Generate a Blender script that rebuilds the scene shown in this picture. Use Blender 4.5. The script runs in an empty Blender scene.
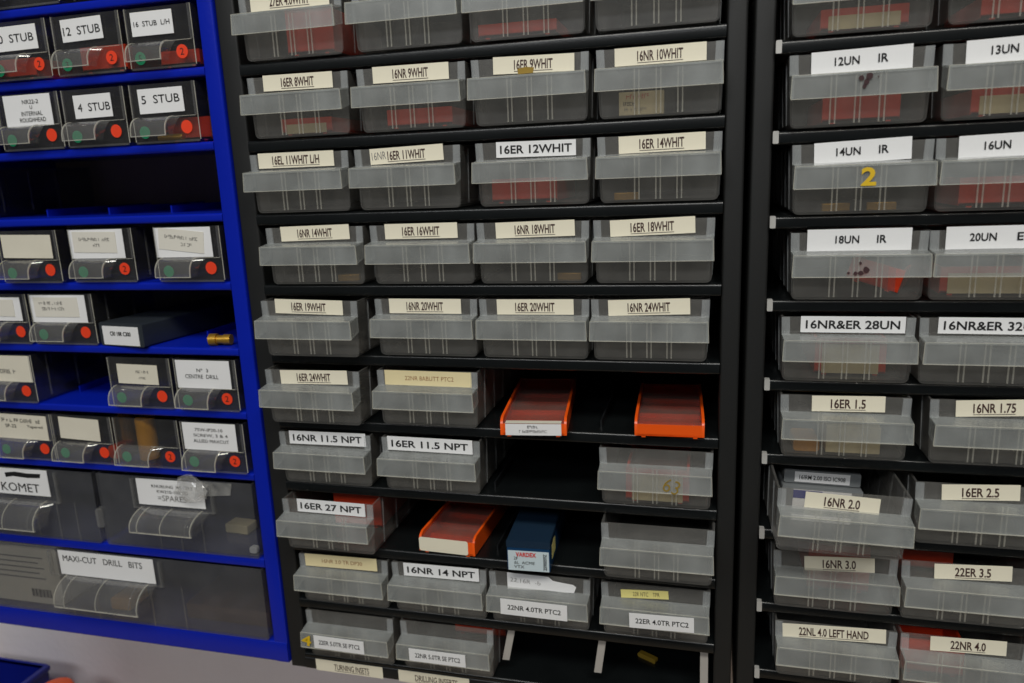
import bpy, bmesh, math, random
from mathutils import Matrix, Vector
random.seed(7)
C = bpy.context.scene.collection
sc = bpy.context.scene
Z0 = 1.5            # height of the camera above the floor (m); tables below are in mm relative to it

# ------------------------------------------------------------------ camera
cd = bpy.data.cameras.new('camera')
cam = bpy.data.objects.new('camera', cd); C.objects.link(cam)
R_ = Vector((0.96854969, 0.24562518, -0.03974639)); U_ = Vector((-0.01589591, 0.22049447, 0.97525869))
F_ = Vector((-0.24831195, 0.94395469, -0.21746429))
cam.matrix_world = Matrix(((R_.x, U_.x, -F_.x, 0), (R_.y, U_.y, -F_.y, -0.42834), (R_.z, U_.z, -F_.z, Z0), (0, 0, 0, 1)))
cd.sensor_width = 36; cd.lens = 26.5131; cd.clip_start = 0.01; cd.clip_end = 50
cd.dof.use_dof = True; cd.dof.focus_distance = 0.435; cd.dof.aperture_fstop = 9.0
sc.camera = cam
# ------------------------------------------------------------------ world, lamps, exposure
w = bpy.data.worlds.new('room_light'); sc.world = w; w.use_nodes = True
w.node_tree.nodes['Background'].inputs[0].default_value = (0.92, 0.95, 1.0, 1)
w.node_tree.nodes['Background'].inputs[1].default_value = 0.04
def area(name, loc, target, sx, sy, power, col=(1, 0.97, 0.9)):
    l = bpy.data.lights.new(name, 'AREA'); l.shape = 'RECTANGLE'; l.size = sx; l.size_y = sy; l.energy = power; l.color = col
    o = bpy.data.objects.new(name, l); C.objects.link(o); o.location = loc
    d = Vector(target) - Vector(loc); o.rotation_euler = d.to_track_quat('-Z', 'Y').to_euler()
    return o
area('ceiling_lamp', (0.25, -1.15, 2.75), (0.1, -0.1, 1.5), 1.5, 0.35, 21)
area('ceiling_lamp', (-0.5, -2.3, 2.75), (-0.2, 0, 1.4), 1.5, 0.35, 14, (0.96, 0.98, 1.0))
vs = sc.view_settings
vs.view_transform = 'Standard'; vs.look = 'None'; vs.gamma = 1.0; vs.use_curve_mapping = False; vs.exposure = 0.06
sc.cycles.transparent_max_bounces = 48
sc.cycles.max_bounces = 12

# ------------------------------------------------------------------ materials
def srgb(r, g, b):
    f = lambda c: (c/255/12.92) if c/255 <= 0.04045 else ((c/255+0.055)/1.055)**2.4
    return (f(r), f(g), f(b), 1)
def mat(name, col, rough=0.5, noise=0.0, nscale=60, bump=0.0, bscale=400, metal=0.0, spec=0.5, coat=0.0):
    m = bpy.data.materials.new(name); m.use_nodes = True
    n = m.node_tree.nodes; l = m.node_tree.links; p = n['Principled BSDF']
    p.inputs['Base Color'].default_value = col; p.inputs['Roughness'].default_value = rough
    p.inputs['Metallic'].default_value = metal; p.inputs['Specular IOR Level'].default_value = spec
    p.inputs['Coat Weight'].default_value = coat
    tc = n.new('ShaderNodeTexCoord')
    if noise:
        t = n.new('ShaderNodeTexNoise'); t.inputs['Scale'].default_value = nscale; t.inputs['Detail'].default_value = 6
        l.new(tc.outputs['Object'], t.inputs['Vector'])
        mx = n.new('ShaderNodeMix'); mx.data_type = 'RGBA'
        mx.inputs['A'].default_value = tuple(c*(1-noise) for c in col[:3])+(1,)
        mx.inputs['B'].default_value = tuple(min(1, c*(1+noise)) for c in col[:3])+(1,)
        l.new(t.outputs['Fac'], mx.inputs['Factor']); l.new(mx.outputs['Result'], p.inputs['Base Color'])
    if bump:
        t2 = n.new('ShaderNodeTexNoise'); t2.inputs['Scale'].default_value = bscale; t2.inputs['Detail'].default_value = 4
        l.new(tc.outputs['Object'], t2.inputs['Vector'])
        b = n.new('ShaderNodeBump'); b.inputs['Strength'].default_value = bump; b.inputs['Distance'].default_value = 0.002
        l.new(t2.outputs['Fac'], b.inputs['Height']); l.new(b.outputs['Normal'], p.inputs['Normal'])
    return m
def plastic(name, col, fac, rough=0.35, dirt=0.12, dscale=70, tint=(1, 1, 1, 1), spec=0.5):
    # see-through moulded plastic: part of the light passes straight through, part is scattered by the frosted skin
    m = bpy.data.materials.new(name); m.use_nodes = True
    n = m.node_tree.nodes; l = m.node_tree.links; p = n['Principled BSDF']; out = n['Material Output']
    p.inputs['Base Color'].default_value = col; p.inputs['Roughness'].default_value = rough
    p.inputs['Specular IOR Level'].default_value = spec
    t = n.new('ShaderNodeBsdfTransparent'); t.inputs[0].default_value = tint
    mx = n.new('ShaderNodeMixShader')
    tc = n.new('ShaderNodeTexCoord'); ns = n.new('ShaderNodeTexNoise'); ns.inputs['Scale'].default_value = dscale; ns.inputs['Detail'].default_value = 5
    l.new(tc.outputs['Object'], ns.inputs['Vector'])
    mr = n.new('ShaderNodeMapRange'); mr.inputs['From Min'].default_value = 0.3; mr.inputs['From Max'].default_value = 0.7
    mr.inputs['To Min'].default_value = max(0.0, fac-dirt/2); mr.inputs['To Max'].default_value = fac+dirt/2
    l.new(ns.outputs['Fac'], mr.inputs['Value']); l.new(mr.outputs['Result'], mx.inputs['Fac'])
    l.new(t.outputs[0], mx.inputs[1]); l.new(p.outputs[0], mx.inputs[2])
    # clear surface gloss on top, stronger at grazing angles
    p.inputs['Specular IOR Level'].default_value = 0.0
    g = n.new('ShaderNodeBsdfGlossy'); g.inputs['Roughness'].default_value = rough*0.75; g.inputs['Color'].default_value = (1, 1, 1, 1)
    lw = n.new('ShaderNodeLayerWeight'); lw.inputs['Blend'].default_value = 0.5
    pw = n.new('ShaderNodeMath'); pw.operation = 'POWER'; pw.inputs[1].default_value = 5
    ml = n.new('ShaderNodeMath'); ml.operation = 'MULTIPLY_ADD'; ml.inputs[1].default_value = 0.6; ml.inputs[2].default_value = 0.08*spec
    l.new(lw.outputs['Facing'], pw.inputs[0]); l.new(pw.outputs[0], ml.inputs[0])
    m2 = n.new('ShaderNodeMixShader'); l.new(ml.outputs[0], m2.inputs['Fac']); l.new(mx.outputs[0], m2.inputs[1]); l.new(g.outputs[0], m2.inputs[2])
    l.new(m2.outputs[0], out.inputs['Surface'])
    return m
M = dict(
    black=mat('black_plastic', srgb(24, 26, 28), 0.38, 0.25, 40, 0.04, 1200),
    shelf=mat('dark_shelf', srgb(18, 21, 22), 0.27, 0.35, 45, 0.04, 1200),
    post=mat('charcoal_post', srgb(27, 28, 28), 0.5, 0.12, 25, 0.05, 1500),
    blue=mat('blue_enamel', srgb(8, 34, 172), 0.26, 0.08, 18, 0.06, 300),
    dblue=mat('blue_plastic', srgb(14, 28, 130), 0.4, 0.1, 30),
    card=mat('brown_backboard', srgb(172, 152, 134), 0.9, 0.2, 20),
    frost=plastic('frosted_plastic', srgb(188, 187, 182), 0.115, 0.4, 0.06, tint=(.86, .85, .84, 1)),
    hood=plastic('frosted_handle_plastic', srgb(214, 220, 220), 0.19, 0.34, 0.14, 40, tint=(.92, .92, .91, 1)),
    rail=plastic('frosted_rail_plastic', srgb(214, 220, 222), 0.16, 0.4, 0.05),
    edge_glint=plastic('edge_glint_plastic', srgb(228, 226, 212), 0.36, 0.25, 0.16, 90),  # light caught by plastic edges, put into a paler, denser colour
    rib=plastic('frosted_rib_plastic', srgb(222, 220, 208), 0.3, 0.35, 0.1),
    clear=plastic('clear_plastic', srgb(190, 190, 190), 0.03, 0.12, 0.02, 50, spec=0.7, tint=(.82, .82, .82, 1)),
    clearh=plastic('clear_handle_plastic', srgb(215, 215, 212), 0.07, 0.12, 0.03, 40, spec=1.0, tint=(.93, .93, .93, 1)),
    fog=plastic('fogged_clear_plastic', srgb(158, 160, 166), 0.115, 0.25, 0.05, 40, tint=(.8, .8, .8, 1)),
    smoke=plastic('clear_lid_plastic', srgb(205, 180, 170), 0.11, 0.15, 0.05, tint=(.8, .72, .7, 1)),
    tape=plastic('crumpled_tape', srgb(215, 215, 212), 0.16, 0.2, 0.16, 120, spec=0.8),
    cream=mat('cream_paper', srgb(238, 232, 210), 0.6, 0.04, 60),
    white=mat('white_paper', srgb(238, 239, 240), 0.55, 0.02, 60),
    tan=mat('yellowed_paper', srgb(232, 218, 172), 0.6, 0.07, 60),
    yellow=mat('yellow_paper', srgb(232, 222, 140), 0.6, 0.05, 60),
    old=mat('aged_paper', srgb(224, 219, 202), 0.7, 0.1, 45),
    strip=mat('off_white_paper', srgb(226, 223, 212), 0.65, 0.05, 60),
    ink=mat('black_ink', srgb(22, 22, 24), 0.6),
    bink=mat('brown_ink', srgb(66, 40, 34), 0.6),
    fink=mat('faded_ink', srgb(150, 100, 60), 0.7),
    gink=mat('grey_ink', srgb(120, 118, 116), 0.7),
    rink=mat('red_ink', srgb(214, 42, 34), 0.6),
    ymark=mat('yellow_marker', srgb(224, 186, 30), 0.6),
    omark=mat('ochre_marker', srgb(150, 122, 36), 0.6),
    smudge=mat('dark_smudge', srgb(60, 34, 38), 0.7),
    orange=mat('orange_plastic', srgb(246, 92, 20), 0.32, 0.05, 40),
    red=mat('red_orange_plastic', srgb(226, 66, 30), 0.36, 0.06, 40),
    reddot=mat('red_sticker', srgb(240, 66, 30), 0.55, 0.04, 90),
    grndot=mat('green_sticker', srgb(18, 146, 98), 0.55, 0.04, 90),
    bluebox=mat('blue_box_plastic', srgb(14, 58, 96), 0.3, 0.1, 60),
    bluetop=plastic('blue_lid_plastic', srgb(40, 62, 84), 0.6, 0.12, 0.05, tint=(0.4, 0.6, 0.8, 1)),
    paleblue=mat('pale_blue_label', srgb(206, 222, 228), 0.5, 0.02),
    steel=mat('bright_metal', srgb(205, 204, 200), 0.4, 0.1, 200, metal=0.25),
    brass=mat('brass', srgb(206, 160, 60), 0.35, 0.15, 90, metal=0.7),
    amber=mat('amber_plastic', srgb(214, 150, 40), 0.4, 0.1),
    greybox=mat('grey_box_plastic', srgb(120, 124, 126), 0.4, 0.06),
    darkbox=mat('dark_slate_plastic', srgb(48, 54, 60), 0.4, 0.15),
    guide=mat('pale_guide_plastic', srgb(176, 172, 166), 0.5, 0.08),
    wall=mat('lilac_grey_wall', srgb(238, 232, 236), 0.7, 0.07, 14, 0.25, 160),
    floor=mat('grey_floor', srgb(110, 108, 104), 0.7, 0.1, 6),
    wood=mat('bench_board', srgb(150, 130, 104), 0.6, 0.15, 12),
)

# ------------------------------------------------------------------ mesh helpers (mm)
class MB:
    def __init__(s): s.v = []; s.f = []; s.mi = []; s.cur = 0
    def add(s, vs, fs):
        o = len(s.v); s.v += [tuple(p) for p in vs]; s.f += [[i+o for i in f] for f in fs]; s.mi += [s.cur]*len(fs); return s
    def hexa(s, p):     # p: 4 bottom corners ccw, 4 top corners
        return s.add(p, [(3, 2, 1, 0), (4, 5, 6, 7), (0, 1, 5, 4), (1, 2, 6, 5), (2, 3, 7, 6), (3, 0, 4, 7)])
    def box(s, x0, x1, y0, y1, z0, z1):
        return s.hexa([(x0, y0, z0), (x1, y0, z0), (x1, y1, z0), (x0, y1, z0), (x0, y0, z1), (x1, y0, z1), (x1, y1, z1), (x0, y1, z1)])
    def prism(s, prof, a0, a1, axis):
        n = len(prof)
        if axis == 'x': A = [(a0, p, q) for p, q in prof]; B = [(a1, p, q) for p, q in prof]
        elif axis == 'y': A = [(p, a0, q) for p, q in prof]; B = [(p, a1, q) for p, q in prof]
        else: A = [(p, q, a0) for p, q in prof]; B = [(p, q, a1) for p, q in prof]
        fs = [list(range(n)), list(range(2*n-1, n-1, -1))]
        fs += [[(i+1) % n, i, n+i, n+(i+1) % n] for i in range(n)]
        return s.add(A+B, fs)
    def disc(s, x, y, z, r, t=0.15, n=20):
        return s.prism([(x+r*math.cos(2*math.pi*i/n), z+r*math.sin(2*math.pi*i/n)) for i in range(n)], y-t, y, 'y')
    def build(s, name, mats, parent=None, loc=None, smooth=False, bevel=0):
        me = bpy.data.meshes.new(name)
        me.from_pydata([(a*.001, b*.001, c*.001) for a, b, c in s.v], [], s.f)
        bm = bmesh.new(); bm.from_mesh(me); bmesh.ops.recalc_face_normals(bm, faces=bm.faces); bm.to_mesh(me); bm.free()
        for m in (mats if isinstance(mats, (list, tuple)) else [mats]): me.materials.append(m)
        for p, i in zip(me.polygons, s.mi):
            p.material_index = i; p.use_smooth = True
        me.set_sharp_from_angle(angle=math.radians(38))
        o = bpy.data.objects.new(name, me); C.objects.link(o)
        if parent: o.parent = parent
        if loc: o.location = loc
        if bevel:
            b = o.modifiers.new('bevel', 'BEVEL'); b.width = bevel*.001; b.segments = 2; b.limit_method = 'ANGLE'; b.angle_limit = 0.7
        return o
def rrect(x0, x1, z0, z1, r, n=4):
    pts = []
    for cx, cz, a in ((x1-r, z1-r, 0), (x0+r, z1-r, 90), (x0+r, z0+r, 180), (x1-r, z0+r, 270)):
        for i in range(n+1):
            t = math.radians(a+90*i/n); pts.append((cx+r*math.cos(t), cz+r*math.sin(t)))
    return pts
def thing(name, label, cat, loc_mm, group=None, rot=None):
    o = bpy.data.objects.new(name, None); C.objects.link(o); o.empty_display_size = 0.01
    o.location = (loc_mm[0]*.001, loc_mm[1]*.001, loc_mm[2]*.001+Z0)
    if rot: o.rotation_euler = [math.radians(a) for a in rot]
    o['label'] = label; o['category'] = cat
    if group: o['group'] = group
    return o
def tagged(o, label, cat, loc_mm, group=None, rot=None):
    o['label'] = label; o['category'] = cat
    o.location = (loc_mm[0]*.001, loc_mm[1]*.001, loc_mm[2]*.001+Z0)
    if rot: o.rotation_euler = [math.radians(a) for a in rot]
    if group: o['group'] = group
    return o
def structure(o): o['kind'] = 'structure'; return o
_tc = {}
def text_geo(s, bold):
    k = (s, bold)
    if k not in _tc:
        cu = bpy.data.curves.new('t', 'FONT'); cu.body = s; cu.size = 1; cu.resolution_u = 3; cu.offset = bold; cu.space_line = 0.85
        cu.align_x = 'CENTER'
        ob = bpy.data.objects.new('t', cu); C.objects.link(ob)
        me = bpy.data.meshes.new_from_object(ob)
        vs = [(v.co.x, v.co.y) for v in me.vertices]; fs = [list(p.vertices) for p in me.polygons]
        bpy.data.objects.remove(ob); bpy.data.curves.remove(cu); bpy.data.meshes.remove(me)
        xs = [a for a, b in vs]; ys = [b for a, b in vs]
        _tc[k] = ([((a-(min(xs)+max(xs))/2)/(max(xs)-min(xs)), (b-(min(ys)+max(ys))/2)/(max(ys)-min(ys))) for a, b in vs], fs)
    return _tc[k]
def lettering(parent, s, wd, ht, material, bold=0.012, x=0, z=0, y=-0.2, underline=False, rot=0, name='lettering'):
    vs, fs = text_geo(s, bold)
    m = MB(); c, sn = math.cos(math.radians(rot)), math.sin(math.radians(rot))
    T = lambda a, b: (x+a*c-b*sn, y, z+a*sn+b*c)
    m.add([T(a*wd, b*ht) for a, b in vs], fs)
    if underline:
        h = ht/2
        m.add([T(-wd/2, -h-0.9), T(wd/2, -h-0.9), T(wd/2, -h-0.6), T(-wd/2, -h-0.6)], [(0, 1, 2, 3)])
    o = bpy.data.meshes.new(name); o.from_pydata([(a*.001, b*.001, c_*.001) for a, b, c_ in m.v], [], m.f); o.materials.append(material)
    ob = bpy.data.objects.new(name, o); C.objects.link(ob); ob.parent = parent
    return ob
def scrawl(parent, wd, ht, material, x=0, z=0, y=-0.5, name='faded_writing'):
    # writing too faint or small to read: a run of little broken strokes
    m = MB(); px = x-wd/2; rr = random.Random(int(abs(wd*91+ht*37+x*13+z*7)))
    while px < x+wd/2-ht*0.4:
        lw = ht*(0.25+0.5*rr.random())
        for q in (-0.5, 0.0, 0.38):
            if rr.random() < 0.62: m.box(px, px+lw, y-0.02, y, z+q*ht, z+q*ht+ht*0.16)
        if rr.random() < 0.75: m.box(px, px+ht*0.14, y-0.02, y, z-ht/2, z+ht*(0.2+0.34*rr.random()))
        px += lw+ht*(0.18 if rr.random() < 0.8 else 0.75)
    return m.build(name, material, parent)
def blobs(parent, name, pts, material, y):
    m = MB()
    for x, z, r, sq in pts:
        n = 9; ph = random.random()
        m.prism([(x+r*(0.75+0.4*random.random())*math.cos(6.283*i/n+ph), z+sq*r*(0.75+0.4*random.random())*math.sin(6.283*i/n+ph)) for i in range(n)], y-0.05, y, 'y')
    return m.build(name, material, parent)
def card(parent, w_, h_, material, x, y, z, tilt=0, name='label_card', curl=0.0):
    # a paper label with a slightly lifted edge, its own coordinates centred on the card
    m = MB(); n = 6
    top = []
    for i in range(n+1):
        u = -0.5+i/n; top.append((u*w_, -0.25-curl*(abs(u)*2)**3))
    for i in range(n):
        (xa, ya), (xb, yb) = top[i], top[i+1]
        m.hexa([(xa, ya, -h_/2), (xb, yb, -h_/2), (xb, yb+.25, -h_/2), (xa, ya+.25, -h_/2), (xa, ya, h_/2), (xb, yb, h_/2), (xb, yb+.25, h_/2), (xa, ya+.25, h_/2)])
    o = m.build(name, material, parent, (x*.001, y*.001, z*.001)); o.rotation_euler = (0, -math.radians(tilt), 0)
    return o

# ------------------------------------------------------------------ setting
def wallpiece(name, x0, x1, y0, y1, z0, z1, m): return structure(MB().box(x0, x1, y0, y1, z0, z1).build(name, m))
wallpiece('wall_back', -1800, 1500, 152, 240, 0, 2800, M['wall'])
wallpiece('floor', -1800, 1500, -3000, 152, -60, 0, M['floor'])
bench = thing('workbench', 'wooden workbench standing against the wall below the drawer cabinets', 'workbench', (-150, -100, -1500))
b = MB(); b.prism(rrect(-800, 700, 910, 950, 4), -250, 250, 'y'); b.build('worktop', M['wood'], bench)
for lx in (-770, 670):
    for ly in (-230, 190):
        MB().box(lx-25, lx+25, ly, ly+50, 0, 910).build('leg', M['darkbox'], bench)

# ------------------------------------------------------------------ cabinets
D = 150      # depth of the cabinets
def shelf_profile(t, lip, r=1.6):
    # cross section (y, z): rolled front lip and a thin deck behind, top of the lip at z = 0
    pts = []
    for i in range(5):
        a = math.radians(90+90*i/4); pts.append((r+r*math.cos(a), -r+r*math.sin(a)))
    for i in range(5):
        a = math.radians(180+90*i/4); pts.append((r+r*math.cos(a), -lip+r+r*math.sin(a)))
    pts += [(4.5, -lip), (4.5, -lip+0.8), (3.2, -lip+1.0), (3.2, -t), (D-4, -t), (D-4, 0)]
    return pts
SC = {k: 71-45*k for k in range(0, 9)}; SC[8] = -288.2; SC[9] = -332
SR = dict(enumerate([60.3, 15.8, -28, -73, -118, -161.8, -208.5, -256, -301.5]))
SB = {-1: 116.4, 0: 71.8, 1: 27.2, 2: -17.4, 3: -62, 4: -106.6, 5: -151.2, 6: -195.8, 7: -260.2}

def black_cabinet(label, xl, xr, li, ri, ztop, zbot, shelves, clips, lt=7.3):
    t = thing('drawer_cabinet', label, 'cabinet', (0, 0, 0))
    for a, b_, nm in ((xl, li, 'side_panel'), (ri, xr, 'side_panel')):
        m = MB(); m.prism(rrect(a, b_, 1.5, D, 1.4), zbot, ztop, 'z')
        m.build(nm, M['post'], t)
    MB().box(li-1, ri+1, D-3, D, zbot, ztop).build('back_panel', M['black'], t)
    MB().prism(rrect(2, D, ztop-6, ztop, 1.5), li-0.5, ri+0.5, 'x').build('top_panel', M['black'], t)
    MB().prism(rrect(0.4, D, zbot, zbot+9.2, 1.2), li-0.5, ri+0.5, 'x').build('bottom_rail', M['black'], t)
    for k, z in shelves.items():
        m = MB(); m.prism([(y, z+q) for y, q in shelf_profile(1.6, lt if z > -320 else 3.6)], li+0.2, ri-0.2, 'x')
        s = m.build('shelf', M['shelf'], t)
        if clips:
            MB().prism(rrect(li+0.1, li+3.0, z-6.2, z+0.2, 0.5), -0.6, 3, 'y').build('shelf_clip', M['steel'], s)
    return t
mid = black_cabinet('black drawer cabinet in the middle, four columns of frosted drawers', -290, 18.6, -277, 8.2, 119, -345, SC, False)
rgt = black_cabinet('black drawer cabinet on the right with bright metal shelf ends', 21.9, 197, 32.3, 189, 112, -347, SR, True, 6.9)
# pale drawer guides under the shelves and on the decks of the open slots
for xt, xb, zb in ((-120.8, -127.2, -321), (-60.5, -64.8, -322), (2.3, 2.8, -324)):
    m = MB(); m.hexa([(xb-2.6, 5, zb), (xb+2.2, 5, zb), (xb+2.2, 6.2, zb), (xb-2.6, 6.2, zb), (xt-2.4, 5, -290), (xt+2.4, 5, -290), (xt+2.4, 6.2, -290), (xt-2.4, 6.2, -290)])
    m.build('drawer_guide', M['guide'], mid)
for x, z in ((-61, SC[5]), (-130.6, SC[6]), (-131, SC[7])):
    MB().box(x-0.5, x+0.5, 10, D-20, z-0.2, z+4.5).build('deck_divider', M['black'], mid)
for x, s in ((-242.7, 'TURNING INSETS'), (-178.7, 'DRILLING INSERTS')):
    c_ = card(mid, 52, 9.0, M['cream'], x, 0.1, -340.3, 0)
    lettering(c_, s, 27 if s[0] == 'T' else 31, 4.6, M['bink'], 0.004, x=2, y=-0.5, underline=True)

# blue cabinet
blue = thing('drawer_cabinet', 'blue metal drawer cabinet on the left holding clear drawers', 'cabinet', (0, 0, 0))
bl, br, bt, bb = -580, -290.6, 166, -342.3
for a, b_ in ((bl, bl+11.2), (br-11, br)):
    MB().prism(rrect(a, b_, 0, D, 1.4), bb+0.3, bt-0.3, 'z').build('side_panel', M['blue'], blue)
MB().prism(rrect(0.2, D-2, bt-9, bt, 1.4), bl+0.4, br-0.4, 'x').build('top_panel', M['blue'], blue)
MB().prism(rrect(-0.4, D-2, bb, -325.4, 1.8), bl+0.2, br-0.2, 'x', ).build('bottom_rail', M['blue'], blue)
MB().box(bl+1, br-1, D-3.5, D-1, bb, bt).build('back_panel', M['card'], blue)
for k, z in SB.items():
    m = MB(); m.prism([(y, z+q) for y, q in shelf_profile(1.6, 5.6 if k < 7 else 7.6)], bl+11, br-10.8, 'x')
    s = m.build('shelf', M['blue'], blue)
    for x in {2: (-468, -414, -362), 4: (-346,), 5: (-466,)}.get(k, ()):
        MB().box(x-0.6, x+0.6, 30, D-12, z-0.2, z+5).build('divider', M['blue'], s)

# ------------------------------------------------------------------ frosted drawer (middle and right cabinets)
W, H, DD, T = 66.2, 36.3, 122, 1.2
def shell(m, wt, wb, h, d, t, r=3.0, z0=0.8):
    def prof(ins):
        a, b_ = wt/2-ins, wb/2-ins; zb = z0+ins; rr = max(0.8, r-ins)
        pts = [(-a, h)]
        for i in range(5):
            q = math.radians(180+90*i/4); pts.append((-b_+rr+rr*math.cos(q), zb+rr+rr*math.sin(q)))
        for i in range(5):
            q = math.radians(270+90*i/4); pts.append((b_-rr+rr*math.cos(q), zb+rr+rr*math.sin(q)))
        pts.append((a, h)); return pts
    o, i_ = prof(0), prof(t); n = len(o)
    vs = [(x, 0, z) for x, z in o]+[(x, d, z) for x, z in o]+[(x, t, z) for x, z in i_]+[(x, d-t, z) for x, z in i_]
    fs = []
    for k in range(n-1):
        fs.append([k, k+1, n+k+1, n+k]); fs.append([2*n+k+1, 2*n+k, 3*n+k, 3*n+k+1])
    fs += [list(range(n))[::-1], list(range(n, 2*n)), list(range(2*n, 3*n)), list(range(3*n, 4*n))[::-1]]
    fs += [[0, n, 3*n, 2*n], [n-1, 3*n-1, 4*n-1, 2*n-1], [0, 2*n, 3*n-1, n-1], [n, 2*n-1, 4*n-1, 3*n]]
    m.add(vs, fs)
def body_mesh():
    m = MB(); shell(m, W, W-2.6, H, DD, T)
    m.cur = 2
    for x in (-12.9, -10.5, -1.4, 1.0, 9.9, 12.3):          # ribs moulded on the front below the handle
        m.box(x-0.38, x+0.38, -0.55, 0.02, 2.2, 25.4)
    m.cur = 1
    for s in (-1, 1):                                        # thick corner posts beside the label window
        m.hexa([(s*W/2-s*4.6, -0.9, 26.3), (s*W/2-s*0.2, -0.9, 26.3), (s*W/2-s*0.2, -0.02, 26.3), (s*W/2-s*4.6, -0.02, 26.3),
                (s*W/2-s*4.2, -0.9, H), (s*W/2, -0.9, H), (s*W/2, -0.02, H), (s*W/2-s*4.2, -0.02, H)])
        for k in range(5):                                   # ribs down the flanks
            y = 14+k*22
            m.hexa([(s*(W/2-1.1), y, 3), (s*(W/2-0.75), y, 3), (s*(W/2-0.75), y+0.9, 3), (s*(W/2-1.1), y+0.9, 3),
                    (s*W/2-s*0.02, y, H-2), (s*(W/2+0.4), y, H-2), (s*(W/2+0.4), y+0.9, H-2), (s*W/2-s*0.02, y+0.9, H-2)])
    return m
def hood_mesh():
    m = MB(); hw = 32.4; t = 1.0; yf = -11.0; zb = 14.2; zt = 25.6
    m.hexa([(-hw, yf, zt-1), (hw, yf, zt-1), (hw+.3, -0.03, zt+.3), (-hw-.3, -0.03, zt+.3), (-hw, yf, zt), (hw, yf, zt), (hw+.3, -0.03, zt+1.3), (-hw-.3, -0.03, zt+1.3)])   # top
    m.hexa([(-hw-.3, yf-0.4, zb), (hw+.3, yf-0.4, zb), (hw+.3, yf+t-0.4, zb), (-hw-.3, yf+t-0.4, zb), (-hw, yf, zt), (hw, yf, zt), (hw, yf+t, zt), (-hw, yf+t, zt)])  # front
    for s in (-1, 1):
        a, b_ = s*(hw-t), s*hw
        m.hexa([(a, yf-0.3, zb+.1), (b_+s*.3, yf-0.3, zb+.1), (b_+s*.3, -0.03, zb+2.8), (a, -0.03, zb+2.8), (a, yf, zt), (b_, yf, zt), (b_+s*.3, -0.03, zt+1.3), (a, -0.03, zt+1.3)])
    m.cur = 1                                  # bright edge highlight put into paler strips along bottom, top and corners
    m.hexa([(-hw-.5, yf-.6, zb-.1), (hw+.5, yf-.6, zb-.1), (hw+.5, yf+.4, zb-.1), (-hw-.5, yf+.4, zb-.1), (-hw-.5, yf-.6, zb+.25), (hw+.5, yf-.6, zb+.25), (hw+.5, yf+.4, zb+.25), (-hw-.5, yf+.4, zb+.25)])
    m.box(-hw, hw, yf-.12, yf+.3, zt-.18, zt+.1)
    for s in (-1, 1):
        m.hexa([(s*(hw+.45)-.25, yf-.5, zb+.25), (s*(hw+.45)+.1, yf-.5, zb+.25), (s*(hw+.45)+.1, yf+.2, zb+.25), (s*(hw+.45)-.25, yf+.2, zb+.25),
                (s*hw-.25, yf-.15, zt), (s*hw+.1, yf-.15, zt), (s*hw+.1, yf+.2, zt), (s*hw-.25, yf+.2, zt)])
    return m
_bm = body_mesh().build('body', [M['frost'], M['rail'], M['rib']]); _hm = hood_mesh().build('handle', [M['hood'], M['edge_glint']])
BODY, HOOD = _bm.data, _hm.data
bpy.data.objects.remove(_bm); bpy.data.objects.remove(_hm)
YF = -1.5
def frosted_drawer(label, x, z, pull=0, rot=None, group=None, lab=None, hlab=None):
    t = thing('frosted_drawer', label, 'drawer', (x, YF-pull, z), group, rot)
    for nm, me in (('body', BODY), ('handle', HOOD)):
        o = bpy.data.objects.new(nm, me); C.objects.link(o); o.parent = t
    if lab:
        dx, dz, w_, h_, tl, txt, style = lab
        mt = {'typ': 'cream', 'ari': 'white', 'pap': 'white', 'old': 'tan', 'yel': 'yellow'}[style]
        c_ = card(t, w_, h_, M[mt], dx, -0.1, dz, tl, curl=0.3 if style == 'pap' else 0.1)
        if style == 'typ': lettering(c_, txt, min(w_*0.82, 2.02*len(txt)+1.5), 5.3, M['bink'], 0.02, y=-0.4, underline=True)
        elif style == 'ari': lettering(c_, txt, w_*0.9, 4.7, M['ink'], 0.02, y=-0.45)
        elif style == 'pap':
            for s, xx, ww in txt: lettering(c_, s, ww, 4.0, M['ink'], 0.016, x=xx, z=0.3, y=-0.6)
        elif style in ('old', 'yel'): lettering(c_, txt, w_*0.56, 2.8, M['fink' if style == 'old' else 'bink'], 0.0, y=-0.32, x=1)
    if hlab:
        dx, dz, w_, h_, tl, txt = hlab
        c_ = card(t, w_, h_, M['white'], dx, -11.7, dz, tl)
        lettering(c_, txt, w_*0.82 if w_ < 39 else w_*0.8, 3.4, M['ink'], 0.016, y=-0.32, x=0.3)
    return t
mids = {}
def md(r, c_, x, label, lab=None, hlab=None, pull=0, rot=None, dz=0):
    mids[(r, c_)] = frosted_drawer(label, x, SC[r]+dz, pull, rot, 'frosted drawers of the middle cabinet', lab, hlab); return mids[(r, c_)]
T_ = 'frosted drawer with cream label reading %s'
def typ(r, c_, x, lx, lz, w_, tl, s, pull=0, extra=''):
    md(r, c_, x, T_ % s+extra, (lx, lz, w_, 9.1, tl, s, 'typ'), pull=pull)
typ(0, 1, -238, 0, 32.6, 51, -0.3, '27ER 4.0WHIT')
md(0, 2, -165.5, 'frosted drawer in the cut-off top row, second from the left, nothing red inside')
md(0, 3, -97, 'frosted drawer in the cut-off top row of the middle cabinet, thin red box inside')
md(0, 4, -27.2, 'frosted drawer in the cut-off top row, rightmost of the middle cabinet')
typ(1, 1, -238, 0.3, 32.4, 45.8, -0.6, '16ER 8WHIT'); typ(1, 2, -166, 0.1, 32.3, 46.4, -0.4, '16NR 9WHIT')
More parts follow.
